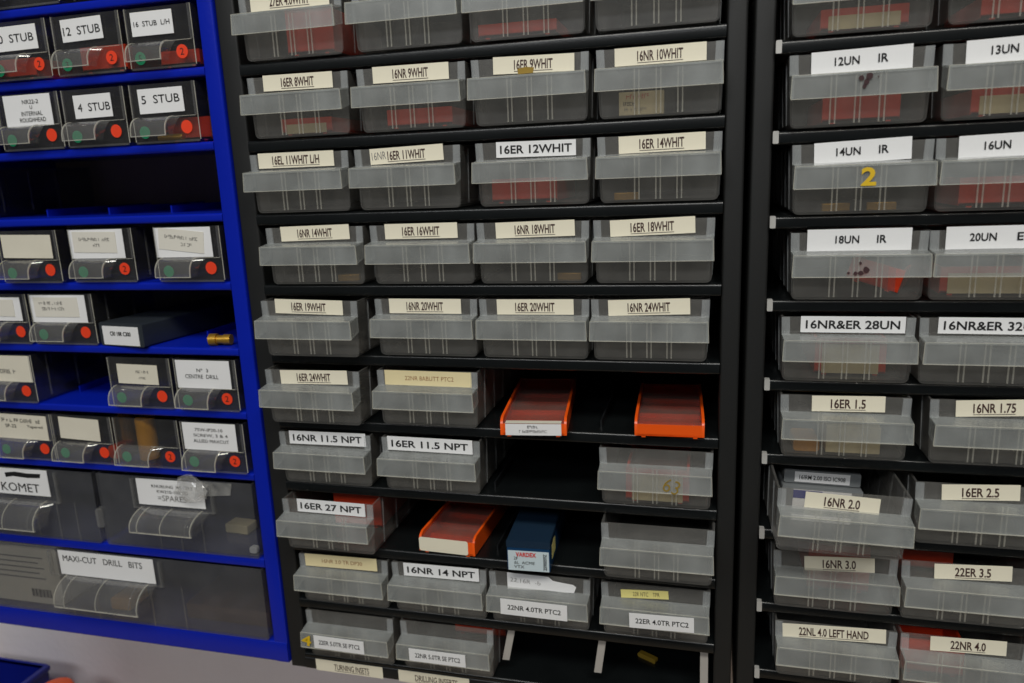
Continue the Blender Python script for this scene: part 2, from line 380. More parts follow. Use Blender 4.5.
typ(1, 3, -96.2, 2.4, 32, 45.6, -1.3, '16ER 9WHIT', extra=' and a bit of brown tape'); typ(1, 4, -26, 0.5, 31.9, 47.5, 0.1, '16NR 10WHIT')
typ(2, 1, -242, -2, 32.4, 51.2, -0.2, '16EL 11WHIT L/H'); typ(2, 2, -171.5, -0.2, 32.3, 46, 1.4, '16ER 11WHIT', extra=' after handwriting')
md(2, 3, -96, 'frosted drawer with bold white label reading 16ER 12WHIT', (2, 32, 45.8, 8.6, -0.6, '16ER 12WHIT', 'ari'))
typ(2, 4, -26.1, 1.6, 31.8, 46, 0.6, '16ER 14WHIT')
typ(3, 1, -236.5, 0.6, 32.8, 47, 0.9, '16NR 14WHIT'); typ(3, 2, -165.4, -0.4, 32.6, 46.1, 0.1, '16ER 16WHIT')
typ(3, 3, -97.6, 1.6, 32.2, 46.5, 1.0, '16NR 18WHIT'); typ(3, 4, -29, -0.5, 32.2, 46.4, 1.7, '16ER 18WHIT')
typ(4, 1, -240.5, -0.1, 32.6, 46.7, -1.3, '16ER 19WHIT', pull=8); typ(4, 2, -166, -0.4, 32, 46.6, -0.2, '16NR 20WHIT')
typ(4, 3, -98.3, 0.8, 31.8, 46.2, 0.2, '16ER 20WHIT'); typ(4, 4, -31, -0.4, 32, 45.8, 1.6, '16NR 24WHIT')
typ(5, 1, -243.2, 1.2, 32, 47.2, 1.0, '16ER 24WHIT', pull=8)
md(5, 2, -167.4, 'frosted drawer with yellowed label in faint brown lettering, left of an orange box', (0.5, 31.6, 57.2, 9.5, -0.3, '22NR 8ABUTT PTC2', 'old'), pull=2)
md(6, 1, -243, 'frosted drawer with bold white label reading 16NR 11.5 NPT, leftmost in its row', (2, 33, 55.5, 9, 0.4, '16NR 11.5 NPT', 'ari'), pull=0.5)
md(6, 2, -168.5, 'frosted drawer with bold white label reading 16ER 11.5 NPT, second in its row', (-0.6, 32.4, 57.5, 9.3, -0.3, '16ER 11.5 NPT', 'ari'), pull=1)
md(6, 4, -27.6, 'unlabelled frosted drawer with ochre scribble on its handle, below an orange box')
md(7, 1, -241.5, 'frosted drawer with bold white label reading 16ER 27 NPT, red box showing above it', (2.5, 32.4, 49.4, 9.1, -0.4, '16ER 27 NPT', 'ari'), pull=8)
md(7, 4, -26, 'empty unlabelled frosted drawer pulled slightly out, right of the blue box', pull=8)
md(8, 1, -238.4, 'frosted drawer with yellowed label, faint lettering, beneath 16ER 27 NPT', (-1.8, 32.4, 54, 9.1, 0.8, '16NR 3.0 TR DP30', 'old'))
md(8, 2, -169, 'frosted drawer with bold white label reading 16NR 14 NPT', (1.6, 32.3, 52.8, 9.2, 0.6, '16NR 14 NPT', 'ari'))
md(8, 3, -100.8, 'frosted drawer with a torn white paper above label 22NR 4.0TR PTC2', None, (-1.5, 19.2, 43.1, 10.8, -0.5, '22NR 4.0TR PTC2'))
md(8, 4, -27.7, 'frosted drawer with small yellow label above label 22ER 4.0TR PTC2', (-6.3, 30.6, 29.1, 5.5, 3.5, '22R NTC    TPR', 'yel'), (4.6, 19.6, 38.5, 9.8, 1.2, '22ER 4.0TR PTC2'))
md(9, 1, -238, 'frosted drawer marked in yellow beside handle label 22ER 5.0TR SE PTC2', None, (-3.3, 20, 37.7, 9.8, -0.6, '22ER 5.0TR SE PTC2'))
md(9, 2, -166.3, 'frosted drawer with handle label 22NR 5.0TR SE PTC2', None, (-3.3, 19.6, 39.7, 9.2, 0, '22NR 5.0TR SE PTC2'))
# hand-made marks on the middle drawers
lettering(mids[(2, 2)], '16NR', 9, 4.5, M['gink'], -0.005, x=-17.5, z=32.2, y=-0.55, rot=4, name='handwriting')
MB().prism([(-6.2, 27.2), (2.2, 27.4), (2.8, 30.2), (-2, 30.8), (-6.6, 30)], -0.7, -0.6, 'y').build('brown_tape', M['omark'], mids[(1, 3)])
lettering(mids[(6, 4)], '63', 9, 8.5, M['omark'], -0.01, x=10, z=19, y=-11.9, rot=-18, name='handwriting')
lettering(mids[(9, 1)], '4', 7.5, 8, M['ymark'], 0.02, x=-28, z=20.3, y=-11.9, rot=-8, name='handwriting')
m = MB(); P_ = [(-21, 25.5), (-21, 37), (6, 36.6), (9, 34), (12, 33.5), (17, 33), (22, 32.5), (24, 31), (22.5, 27), (15, 26.6), (6, 27)]
m.prism([(x, z-0.3) for x, z in P_], -0.5, -0.1, 'y'); tp = m.build('torn_paper', M['white'], mids[(8, 3)])
lettering(tp, '22,16R  -b', 20, 3.2, M['gink'], -0.01, x=-9, z=31.5, y=-0.62, rot=-3)
# ------------------------------------------------------------------ right cabinet drawers
rgts = {}
def rd(r, c_, x, label, lab=None, pull=1.8, rot=None, dz=0, dy=0):
    rgts[(r, c_)] = frosted_drawer(label, x, SR[r]+dz, pull, rot, 'frosted drawers of the right cabinet', lab); return rgts[(r, c_)]
rd(0, 1, 71.5, 'frosted drawer cut by the top edge, above the 12UN IR drawer', pull=0)
rd(0, 2, 142, 'frosted drawer cut by the top edge, above the 13UN drawer', pull=0)
rd(1, 1, 72, 'frosted drawer with white paper label reading 12UN IR, smudged handle', (0.4, 31.9, 46.3, 11.1, 1.2, [('12UN', -6.5, 11.5), ('IR', 10, 4.6)], 'pap'))
rd(1, 2, 141.7, 'frosted drawer with white paper label reading 13UN, cut by the right edge', (0, 32.2, 46, 11.1, 1.4, [('13UN', -6.5, 11.5), ('ER', 10, 6)], 'pap'))
rd(2, 1, 75, 'frosted drawer with white paper label reading 14UN IR, yellow 2 on handle', (0.3, 32, 45.5, 10.9, 1.8, [('14UN', -6.5, 11.5), ('IR', 10, 4.6)], 'pap'))
rd(2, 2, 142, 'frosted drawer with white paper label reading 16UN', (0, 32, 46, 11.1, 1.4, [('16UN', -6, 11.5), ('ER', 10, 6)], 'pap'))
rd(3, 1, 76, 'frosted drawer with white paper label reading 18UN IR, smudged handle', (0.1, 32.3, 50, 11.4, 0.2, [('18UN', -5.5, 11.5), ('IR', 11, 4.6)], 'pap'))
rd(3, 2, 142.5, 'frosted drawer with white paper label reading 20UN ER', (-2.5, 32.5, 46.5, 11.4, 0.4, [('20UN', -6.5, 12), ('ER', 12, 7)], 'pap'))
rd(4, 1, 73, 'frosted drawer with bold white label reading 16NR&ER 28UN', (2.5, 32.4, 51.6, 8.8, 0, '16NR&ER 28UN', 'ari'))
rd(4, 2, 141, 'frosted drawer with bold white label reading 16NR&ER 32UN', (1.2, 32.4, 51, 8.6, -0.2, '16NR&ER 32UN', 'ari'))
def rt(r, c_, x, lx, lz, w_, tl, s, pull=1.8, extra=''): rd(r, c_, x, T_ % s+extra, (lx, lz, w_, 8.9, tl, s, 'typ'), pull)
rt(5, 1, 74, 1.8, 32.2, 37, 1.2, '16ER 1.5', extra=', amber case inside'); rt(5, 2, 149, -2.7, 32.6, 36, 3, '16NR 1.75', 2, ', cut by the right edge')
rd(6, 1, 70.4, 'frosted drawer reading 16NR 2.0, pulled out and tilted, holding small boxes', (-0.6, 30.8, 37, 8.9, -1.5, '16NR 2.0', 'typ'), pull=28, rot=(0.4, 2.2, 2.2), dz=1.6)
rt(6, 2, 145, -1.5, 32.4, 37.2, 3.2, '16ER 2.5', 3, ', right of the pulled-out drawer')
rt(7, 1, 73.5, 2.6, 30.6, 37.3, 3, '16NR 3.0', extra=', under the pulled-out drawer'); rt(7, 2, 141.5, 2.6, 32.4, 38, 3, '22ER 3.5', 2)
rt(8, 1, 76, -0.8, 31.8, 56.3, 2.5, '22NL 4.0 LEFT HAND'); rt(8, 2, 144, 1.5, 32.6, 38.2, 2, '22NR 4.0')
lettering(rgts[(2, 1)], '2', 7, 9, M['ymark'], 0.03, x=2, z=19.5, y=-11.9, name='handwriting')
lettering(rgts[(1, 2)], '1', 3, 8, M['ymark'], 0.03, x=3, z=19.5, y=-11.9, name='handwriting')
blobs(rgts[(1, 1)], 'ink_smudge', [(-1, 22.5, 1.3, 1.2), (2.5, 23, 1.6, 1.3), (1.5, 20.5, 1.2, 1.4), (0.6, 18.6, 0.9, 1.2), (6.5, 22.6, 0.4, 1)], M['smudge'], -11.7)
blobs(rgts[(3, 1)], 'ink_smudge', [(-5.8, 16.6, 0.7, 1), (-2.5, 16.2, 1.1, 1), (0, 16.5, 1.5, 0.9), (2.5, 18, 1.5, 1.2), (-0.5, 21.5, 0.7, 1.2)], M['smudge'], -11.7)

# ------------------------------------------------------------------ orange insert boxes
def insert_box(label, x, y, z, w_=38, h_=10, ln=88, rotz=0, paper=None, colour='orange', group=None, txt=None, lid=True, rot=None):
    t = thing('insert_box', label, 'box', (x, y, z), group, rot or (0, 0, rotz))
    m = MB(); a = w_/2; f = 1.0
    m.box(-a, a, 0, ln, f, f+1.2)
    m.box(-a, a, 0, 1.6, f, h_-2.5 if colour == 'orange' else h_+0.8); m.box(-a, a, ln-1.6, ln, f, h_)
    for s in (-1, 1):
        m.prism([(-0.02, f), (ln, f), (ln, h_+0.8), (5, h_+0.8), (1.5, h_-0.6), (-0.02, h_-3)] if colour == 'orange' else [(0.1, f), (ln, f), (ln, h_+.6), (0.1, h_+.6)], s*(a-1.4), s*(a+0.15), 'x')
        m.box(s*(a-5)-1.2, s*(a-5)+1.2, 0.3, 3, 0, f)
        m.box(s*(a-5)-1.2, s*(a-5)+1.2, ln-3, ln-0.3, 0, f)
    for k in range(1, 5): m.box(-a+1.4, a-1.4, ln*k/5-0.5, ln*k/5+0.5, f, f+(h_-f)*0.4)
    m.build('tray', M[colour], t)
    if lid:
        MB().hexa([(-a+1.6, 0.6, h_-2.9), (a-1.6, 0.6, h_-2.9), (a-1.6, ln-2, h_-0.8), (-a+1.6, ln-2, h_-0.8),
                   (-a+1.6, 0.6, h_-2.0), (a-1.6, 0.6, h_-2.0), (a-1.6, ln-2, h_), (-a+1.6, ln-2, h_)]).build('lid', M['smoke'], t)
    if paper == 'front':
        c_ = card(t, w_-6, h_-3.4, M['white'], 0, -0.1, f+(h_-3.4)/2)
        MB().box(-(w_-6)/2, (w_-6)/2, -0.3, 4, h_-2.0, h_-1.7).build('label_flap', M['old'], t)
        scrawl(c_, 7, 1.5, M['ink'], 0, 1.8); scrawl(c_, 17, 1.6, M['gink'], 0, -1)
    elif paper == 'wide':
        m = MB(); m.prism(rrect(-a, a-4.5, f+0.2, h_-1.6, 1.5), -0.35, -0.05, 'y'); m.build('label_card', M['cream'], t)
    elif paper == 'inside':
        card(t, w_-7, h_-3.5, M['tan'], 0, -0.1, f+(h_-3.5)/2)
    return t
insert_box('orange box with white label, left of the two on the open shelf', -98.5, -12.5, SC[5], 39.5, 10.5, 92, 6, 'front', group='orange insert boxes on the open shelves')
insert_box('orange box with a clear lid and bare front, right one on the open shelf', -19.5, -4, SC[5], 39.5, 10.5, 78, 2, group='orange insert boxes on the open shelves')
insert_box('orange box with a curved blank label, lying left of the blue box', -163, 0.5, SC[7], 39, 12.5, 84, -2.5, 'wide', group='orange insert boxes on the open shelves')
def inner(r, c_, dx, y, w_, h_, label, paper=None, cab='c', rotz=0, dz=0, lid=True, ln=60, tip=None):
    T0 = mids if cab == 'c' else rgts; S_ = SC if cab == 'c' else SR
    d = T0[(r, c_)]
    return insert_box(label, d.location.x*1000+dx, d.location.y*1000+y, S_[r]+2.2+dz, w_, h_, ln, rotz, paper, 'red', 'red insert boxes inside the drawers', None, lid, tip)
G = 'red insert box seen through the drawer labelled %s'
inner(0, 1, 10, 2.2, 30, 24, G % '27ER 4.0WHIT', ln=70)
inner(0, 3, -6, 3, 44, 7, 'flat red insert box inside the top-row drawer, third from left')
inner(1, 1, -1, 8, 34, 9, G % '16ER 8WHIT', 'inside'); inner(1, 2, 3, 2.5, 40, 10, G % '16NR 9WHIT')
inner(2, 3, -6, 2.5, 38, 13, G % '16ER 12WHIT')
inner(6, 4, 1, 2, 37, 20, 'red insert box with cream label seen through the ochre-scribbled drawer', 'inside')
inner(7, 1, 4, 34, 36, 31, 'red insert box filling the drawer labelled 16ER 27 NPT', lid=False)
inner(9, 2, 10, 42, 38, 28, G % '22NR 5.0TR SE PTC2')
inner(0, 1, 2, 3, 40, 10, 'red insert box in the cut-off drawer above 12UN IR', 'inside', 'r'); inner(0, 2, 5, 2.5, 44, 10, 'red insert box in the cut-off drawer above 13UN', None, 'r')
inner(1, 1, 2, 2.5, 36, 12, G % '12UN IR', None, 'r'); inner(1, 2, 2, 2.5, 40, 12, G % '13UN', 'inside', 'r')
inner(2, 2, 2, 3, 44, 14, G % '16UN', None, 'r')
inner(3, 1, 8, 4, 26, 12, 'tilted '+G % '18UN IR', None, 'r', tip=(0, 16, -20), dz=5)
inner(3, 2, 0, 6, 50, 14, G % '20UN ER', 'inside', 'r'); inner(4, 1, 4, 9, 36, 20, G % '16NR&ER 28UN', 'inside', 'r')
inner(7, 1, 6, 20, 34, 29, G % '16NR 3.0', None, 'r', lid=False); inner(7, 2, -8, 56, 36, 27, G % '22ER 3.5', None, 'r', lid=False)
inner(8, 2, -12, 14, 34, 21, G % '22NR 4.0', None, 'r', lid=False)
# other small contents
def loose(name, label, cat, d, S_, r, dx, y, dz, build, mt, rotz=0):
    m = MB(); build(m); o = m.build(name, mt, bevel=0.4)
    return tagged(o, label, cat, (d.location.x*1000+dx, d.location.y*1000+y, S_[r]+2.05+dz), None, (0, 0, rotz))
def insert_bar(m): m.prism([(-7, -2), (-2, -3), (7, -2), (7, 2), (0, 3.2), (-7, 2)], 0, 4, 'z')
loose('cutting_insert', 'small brass coloured insert inside the 16ER 14WHIT drawer', 'insert', mids[(2, 4)], SC, 2, -18, 6, 0, insert_bar, M['brass'], 10)
loose('cutting_insert', 'brass coloured insert lying in the left of the 14UN IR drawer', 'insert', rgts[(2, 1)], SR, 2, -10, 7, 0, insert_bar, M['brass'], 5)
loose('cutting_insert', 'brass coloured insert lying in the right of the 14UN IR drawer', 'insert', rgts[(2, 1)], SR, 2, 12, 6, 0, insert_bar, M['brass'], -6)
loose('cutting_insert', 'dull brass insert at the right inside the 16NR 14WHIT drawer', 'insert', mids[(3, 1)], SC, 3, 18, 7, 0, insert_bar, M['brass'], 8)
loose('cutting_insert', 'dull brass insert at the right inside the 16NR 18WHIT drawer', 'insert', mids[(3, 3)], SC, 3, 20, 7, 0, insert_bar, M['brass'], 0)
loose('paper_packet', 'cream printed packet standing inside the 16NR 10WHIT drawer', 'packet', mids[(1, 4)], SC, 1, -9.5, 2, 0, lambda m: m.box(-12, 12, 0, 6, 0, 12.2), M['tan'])
pk = bpy.data.objects['paper_packet']
scrawl(pk, 12, 2.2, M['rink'], -2, 9.6, -0.15); scrawl(pk, 7, 1.8, M['ink'], -6, 6, -0.15); scrawl(pk, 12, 1.4, M['gink'], -3, 3, -0.15)
loose('amber_box', 'small amber case in the left of the 16ER 1.5 drawer', 'box', rgts[(5, 1)], SR, 5, -18, 4, 0, lambda m: m.prism(rrect(-7, 7, 0, 7, 2), 0, 20, 'y'), M['amber'])
loose('paper_packet', 'cream packet lying across the 16ER 1.5 drawer', 'packet', rgts[(5, 1)], SR, 5, 6, 3, 8, lambda m: m.box(-14, 14, 0, 30, -7.5, 8), M['tan'])

# boxes in the pulled-out drawer
pd = rgts[(6, 1)]
def pbox(label, dx, y, z, w_, h_, ln, mt, lidm, txt, blue_patch):
    t = thing('insert_box', label, 'box', (pd.location.x*1000+dx, pd.location.y*1000+y, SR[6]+z), None, (0, 2.2, 2.2))
    MB().prism(rrect(-w_/2, w_/2, 0, h_, 1.0), 0, ln, 'y').build('case', M[mt], t)
    c_ = card(t, w_*0.72, h_*0.78, M['white'], 0, -0.1, h_/2)
    if txt: lettering(c_, txt, w_*0.6, 2.6, M['ink'], 0.01, y=-0.5)
    if blue_patch: MB().box(-w_*0.36, 0, -0.5, -0.3, h_*0.55, h_*0.87).build('blue_band', M['dblue'], t)
pbox('white and blue case lying in the pulled-out 16NR 2.0 drawer', -4, 38, 8.2, 44, 15.6, 66, 'greybox', None, None, True)
pbox('grey case with printed white label, topmost in the pulled-out 16NR 2.0 drawer', -3.5, 42, 24.4, 42, 8, 60, 'greybox', None, '16IRM 2.00 ISO IC908', False)
# bottom of the stack
pbox('pale case at the bottom of the stack in the pulled-out 16NR 2.0 drawer', -4, 36, 3, 45, 4.9, 70, 'greybox', None, None, False)

# blue box on the open shelf
t = thing('tool_box', 'blue plastic box with pale printed end label on the open shelf', 'box', (-105, -10.4, SC[7]), None, (0, 0, 2.5))
MB().prism(rrect(-13.6, 13.6, 0, 15.5, 0.8), 0, 72, 'y').build('case', M['bluebox'], t)
MB().prism(rrect(-13.9, 13.9, 15.6, 20.5, 0.8), -0.2, 72.2, 'y').build('lid', M['bluetop'], t)
MB().prism([(8, 5), (22, 5), (22, 14), (15, 16), (8, 14)], 13.65, 13.75, 'x').build('side_sticker', M['yellow'], t)
c_ = card(t, 26, 13.4, M['paleblue'], 0, -0.1, 6.9)
lettering(c_, 'VARDEX', 13, 3.0, M['rink'], 0.03, x=-1.5, z=4.4, y=-0.5)
for s, x, z, w_ in (('2F', -8, 1.7, 2.6), ('6L  ACME', -2.5, -1.2, 13), ('VTX', -6, -4, 6.5)): lettering(c_, s, w_, 2.0, M['ink'], 0.0, x=x, z=z, y=-0.5)
lettering(c_, '2590059Z', 11, 2.2, M['ink'], 0.02, x=10.5, z=0, y=-0.5, rot=90)
# something small and yellow on the bottom open shelf
m = MB(); m.prism(rrect(-7, 7, 0, 3.4, 1.2), 0, 3.6, 'y'); o = m.build('cutting_insert', M['omark'])
tagged(o, 'small dull yellow bit lying on the dark bottom shelf', 'insert', (-36, 38, SC[9]), None, (0, 0, -28))

# ------------------------------------------------------------------ clear drawers of the blue cabinet
def clear_drawer(label, xl, xr, k, lab=None, red=None, green=None, pull=0, hgt=36.8, handle=(0.1, 0.62), rotz=0, big=False, hz=None, ribs=()):
    w_ = xr-xl; S_ = SB.get(k) if k != 8 else -325.4
    t = thing('clear_drawer', label, 'drawer', ((xl+xr)/2, 0.8-pull, S_), 'large clear drawers of the blue cabinet' if big else 'small clear drawers of the blue cabinet', (0, 0, rotz))
    m = MB(); shell(m, w_-0.6, w_-1.6, hgt, 128, 1.2, 2.0, 0.4)
    m.cur = 1
    for s in (-1, 1):
        for q in range(4):
            y = 12+q*26
            m.box(s*(w_/2-0.5)-0.3, s*(w_/2-0.5)+0.3, y, y+1.0, 4, hgt-1.5)
    for x in ribs: m.box(x-0.5, x+0.5, -0.6, 0, 1, hz[1])
    if not big:
        for s in (-1, 1):
            m.hexa([(s*(w_/2-2.2), -1.0, 16.5), (s*(w_/2-0.6), -1.0, 16.5), (s*(w_/2-0.6), 0, 16.5), (s*(w_/2-2.2), 0, 16.5), (s*(w_/2-2.2), -1.0, hgt), (s*(w_/2-0.6), -1.0, hgt), (s*(w_/2-0.6), 0, hgt), (s*(w_/2-2.2), 0, hgt)])
        m.box(-w_/2+1, w_/2-1, -0.7, 0, 0.6, 1.8)
        m.cur = 2  # pale outline strips drawn in for the bright edges of the front
        for s in (-1, 1): m.box(s*(w_/2-0.5)-0.25, s*(w_/2-0.5)+0.25, -0.35, 0, 1.8, hgt)
        m.box(-w_/2+w_*0.55, w_/2-2, -0.5, 0, 16.2, 16.6)
        m.cur = 1
    else:
        a, b_ = big
        for s in (a, b_):
            m.box(s-1.6, s+1.6, -1.6, 0, hz[1]-1, hgt-1.5); m.box(s-0.5, s+0.5, -2.2, -1.6, hz[1]-1, hgt-1.5)
        m.box(a, b_, -1.2, 0, hz[1]-1.5, hz[1]-0.5)
    m.build('body', [M['fog'] if big else M['clear'], M['clearh'], M['edge_glint']], t)
    # curled finger pull
    zt, zb, out = (16.8, 4.6, 9.5) if not big else (hz[1], hz[0], 16)
    x0, x1 = -w_/2+handle[0]*w_, -w_/2+handle[1]*w_
    prof = []
    N = 14
    for i in range(N+1):
        a = math.radians(90*i/N); prof.append((-out*math.sin(a), zb+3.0+(zt-zb-3.0)*math.cos(a)))
    prof.append((-out-0.2, zb))
    th = 1.0
    innr = [(y+th*0.9, z-th*0.5) for y, z in prof]
    m = MB(); P2 = prof+innr[::-1]
    n = len(prof)
    for i in range(n-1):
        q = [prof[i], prof[i+1], innr[i+1], innr[i]]
        m.add([(x0, y, z) for y, z in q]+[(x1, y, z) for y, z in q], [(0, 1, 5, 4), (2, 3, 7, 6), (0, 3, 2, 1), (4, 5, 6, 7)])
    rx = 0.16*w_ if not big else 8
    for i in range(n-1):                       # flared web closing the right end
        (ya, za), (yb, zb_) = prof[i], prof[i+1]
        fa, fb = 1-i/(n-1), 1-(i+1)/(n-1)
        m.add([(x1, ya, za), (x1, yb, zb_), (x1+rx*fb, yb*0.25, zb_), (x1+rx*fa, ya*0.25, za)], [(0, 1, 2, 3)])
    for q in ((0.12, 0.5, 0.9) if big else ()):
        xq = x0+(x1-x0)*q
        for i in range(n-1):
            (ya, za), (yb, zb_) = prof[i], prof[i+1]
            m.hexa([(xq-.5, ya-.4, za+.2), (xq+.5, ya-.4, za+.2), (xq+.5, ya, za-.3), (xq-.5, ya, za-.3), (xq-.5, yb-.4, zb_+.2), (xq+.5, yb-.4, zb_+.2), (xq+.5, yb, zb_-.3), (xq-.5, yb, zb_-.3)])
    m.cur = 1  # pale strips added for the highlights along the edges of the pull
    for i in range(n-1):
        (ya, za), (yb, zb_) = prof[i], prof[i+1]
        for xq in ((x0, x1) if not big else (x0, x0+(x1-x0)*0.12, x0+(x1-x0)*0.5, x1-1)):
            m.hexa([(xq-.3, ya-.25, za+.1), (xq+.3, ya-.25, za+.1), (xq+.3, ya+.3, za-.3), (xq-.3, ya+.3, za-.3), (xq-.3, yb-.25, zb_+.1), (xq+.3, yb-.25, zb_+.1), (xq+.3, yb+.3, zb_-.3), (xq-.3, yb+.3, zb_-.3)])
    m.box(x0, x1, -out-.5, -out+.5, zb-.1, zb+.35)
    m.build('handle', [M['clearh'], M['edge_glint']], t, smooth=False)
    if green is not None:
        o = MB().disc(-w_/2+8, -0.15, 7.6, 3.9).build('green_sticker', M['grndot'], t)
        if green: lettering(o, green, 2.2, 3.8, M['ink'], 0.0, x=-w_/2+8, z=7.6, y=-0.4)
    if red is not None:
        o = MB().disc(w_/2-9.6, -0.15, 9.6, 4.1).build('red_sticker', M['reddot'], t)
        if red: lettering(o, red, 2.6, 4, M['ink'], 0.0, x=w_/2-9.6, z=9.6, y=-0.4)
    if lab:
        x, z, lw, lh, tl, lines, mt = lab
        if mt == 'pap2':           # insert card in the holder with a strip stuck on it
            c0 = card(t, lw, lh, M['white'], x, -0.15, z, 0); c_ = card(c0, lw*0.8, lh*0.72, M['strip'], -lw*0.03, -0.35, lh*0.06, tl, 'sticker')
        else: c_ = card(t, lw, lh, M[mt], x, -0.15, z, tl)
        for s, lx, lz, ww, hh, im in lines:
            if s == '~': scrawl(c_, ww, hh, M[im], lx, lz)
            else: lettering(c_, s, ww, hh, M[im], 0.0, x=lx, z=lz, y=-0.5)
    return t
# row by row from the top of the blue cabinet
clear_drawer('clear drawer peeking in above the topmost visible blue shelf', -505, -400, -1, None, None, None)
bd = {}
bd['0a'] = clear_drawer('clear drawer reading 10 STUB at the top left edge', -461.5, -411.5, 0, (-1, 26.5, 36, 15, 0.5, [('10  STUB', 0, 0, 31, 5, 'ink')], 'white'), '2', '5', 3)
bd['0b'] = clear_drawer('clear drawer reading 12 STUB, orange box inside', -408.3, -356.3, 0, (-3, 28, 31, 13.5, 1.2, [('12  STUB', 0, -0.5, 28, 5, 'ink')], 'white'), '2', '3', 2)
bd['0c'] = clear_drawer('clear drawer reading 16 STUB L/H', -353.6, -305.3, 0, (-4.5, 27.5, 30, 14, 0, [('16  STUB  L/H', 0, 0, 26, 3, 'ink')], 'white'), '2', '5', 1)
bd['1a'] = clear_drawer('clear drawer reading NR22-2 INTERNAL ROUGHING HEAD at the left edge', -461.5, -411, 1, (0, 26, 38, 20, 0, [('NR22-2', 3, 5.5, 13, 2.6, 'ink'), ('U', 3, 2, 2, 2.2, 'ink'), ('INTERNAL', 3, -2, 17, 2.8, 'ink'), ('ROUGHHEAD', 3, -6, 21, 2.8, 'ink')], 'white'), '', '', 3)
bd['1b'] = clear_drawer('clear drawer reading 4 STUB', -409.4, -361, 1, (-0.5, 26, 29, 14.5, 0.6, [('4  STUB', 1, -0.5, 25, 5, 'ink')], 'white'), '', '', 2)
bd['1c'] = clear_drawer('clear drawer reading 5 STUB, brass piece and orange box inside', -357.9, -308.9, 1, (-1.5, 26.5, 33, 15, 0.4, [('5  STUB', 0, 1, 28, 5, 'ink')], 'white'), '', '', 1)
clear_drawer('clear drawer standing far left in the nearly empty blue row', -568, -516, 2)
bd['3a'] = clear_drawer('clear drawer with crooked cream strip, left of the two-card drawers, pulled forward', -479.5, -429, 3, (-1, 26, 42, 16, -1, [], 'old'), '', '', 5)
bd['3b'] = clear_drawer('clear drawer with large two-layer card and red sticker marked 2', -422.2, -370.6, 3, (-3.3, 26.6, 43.5, 19.4, -1.2, [('~', 0, 2, 24, 2, 'gink'), ('~', 2, -2, 6, 2, 'gink')], 'pap2'), '2', '', 2)
bd['3c'] = clear_drawer('clear drawer with tilted strip on large white card beside the blue post', -353.7, -303.5, 3, (-3, 26.6, 42.5, 19.4, -6, [('~', 0, 2, 24, 2, 'gink'), ('~', 4, -2.4, 8, 2, 'gink')], 'pap2'), '', '', 2)
bd['4a'] = clear_drawer('clear drawer with white card at the left edge, left of a pale-card drawer', -519, -467.5, 4, (-2, 26, 44, 17, -1, [], 'pap2'), '', '', 2)
bd['4b'] = clear_drawer('clear drawer with pale stained card, left of the long dark box', -466.2, -412, 4, (-2.5, 26.3, 47, 19.4, 0, [('~', -4, 3, 20, 2, 'gink'), ('~', -2, -1, 20, 2, 'gink')], 'pap2'), '', '', 1)
bd['5a'] = clear_drawer('clear drawer with creased stained card at the left edge, empty slot beside it', -524, -472.4, 5, (0, 26.3, 48, 19.6, 0, [('~', 0, -2, 20, 3, 'gink')], 'old'), '', '', 2)
bd['5c'] = clear_drawer('clear drawer with small cream strip, left of the CENTRE DRILL drawer', -407, -355.6, 5, (-1.5, 25, 33, 14, -1, [('~', 4, 2, 10, 1.6, 'gink'), ('~', 4, -2.5, 6, 1.4, 'gink')], 'old'), '', '', 2)
bd['5d'] = clear_drawer('clear drawer reading No 3 CENTRE DRILL', -352.8, -304, 5, (-1.5, 26.3, 42, 19.6, 0, [('N\u00ba  3', 0, 3, 9, 2.4, 'ink'), ('CENTRE  DRILL', -1, -1.4, 26, 2.8, 'ink')], 'white'), '2', '', 2)
bd['6a'] = clear_drawer('clear drawer with printed card and loose strip at the left edge', -519, -465.4, 6, (0, 26, 46, 19, -1, [('~', 0, 5, 36, 2.6, 'ink'), ('SP-22', -10, 0.5, 10, 2.6, 'ink'), ('Tapered', 12, 0.5, 14, 2.6, 'ink')], 'old'), '', '', 2)
bd['6b'] = clear_drawer('clear drawer with plain faded card and red and yellow pieces inside', -464.8, -412.2, 6, (-2, 26.8, 35, 16.5, -2, [], 'old'), '', '', 2)
bd['6c'] = clear_drawer('unlabelled clear drawer with amber pieces inside, red sticker marked 2', -410.6, -356.3, 6, None, '2', '', 2)
bd['6d'] = clear_drawer('clear drawer reading SCREW, 3 & 4, beside the blue post', -353.7, -303.4, 6, (-2, 26.6, 42, 19.6, 0, [('75W-IP20-10', 0, 5, 22, 2.2, 'ink'), ('SCREW, 3 & 4', 1, 0.8, 27, 2.4, 'ink'), ('ALLIED MAXCUT', 1, -3.2, 28, 2.4, 'ink')], 'white'), '2', '', 3)
bd['7a'] = clear_drawer('large clear drawer with a thick blacked-out line on its white label', -566, -437, 7, (-12, 46, 72, 21, 0, [('KOMET', 9, -4.5, 36, 7, 'ink')], 'white'), None, None, 2, 57, (0.2, 0.66), big=(-56, 32), hz=(14, 32), ribs=(-10, 8, 28, 45))
m = MB(); m.prism([(-1, 3.2), (6, 4.4), (20, 3.6), (31, 4.2), (32, 7.5), (20, 7.2), (8, 8), (-1.5, 6.8)], -0.6, -0.4, 'y'); m.build('black_bar', M['ink'], bd['7a'], (-0.014, 0, 0.046))
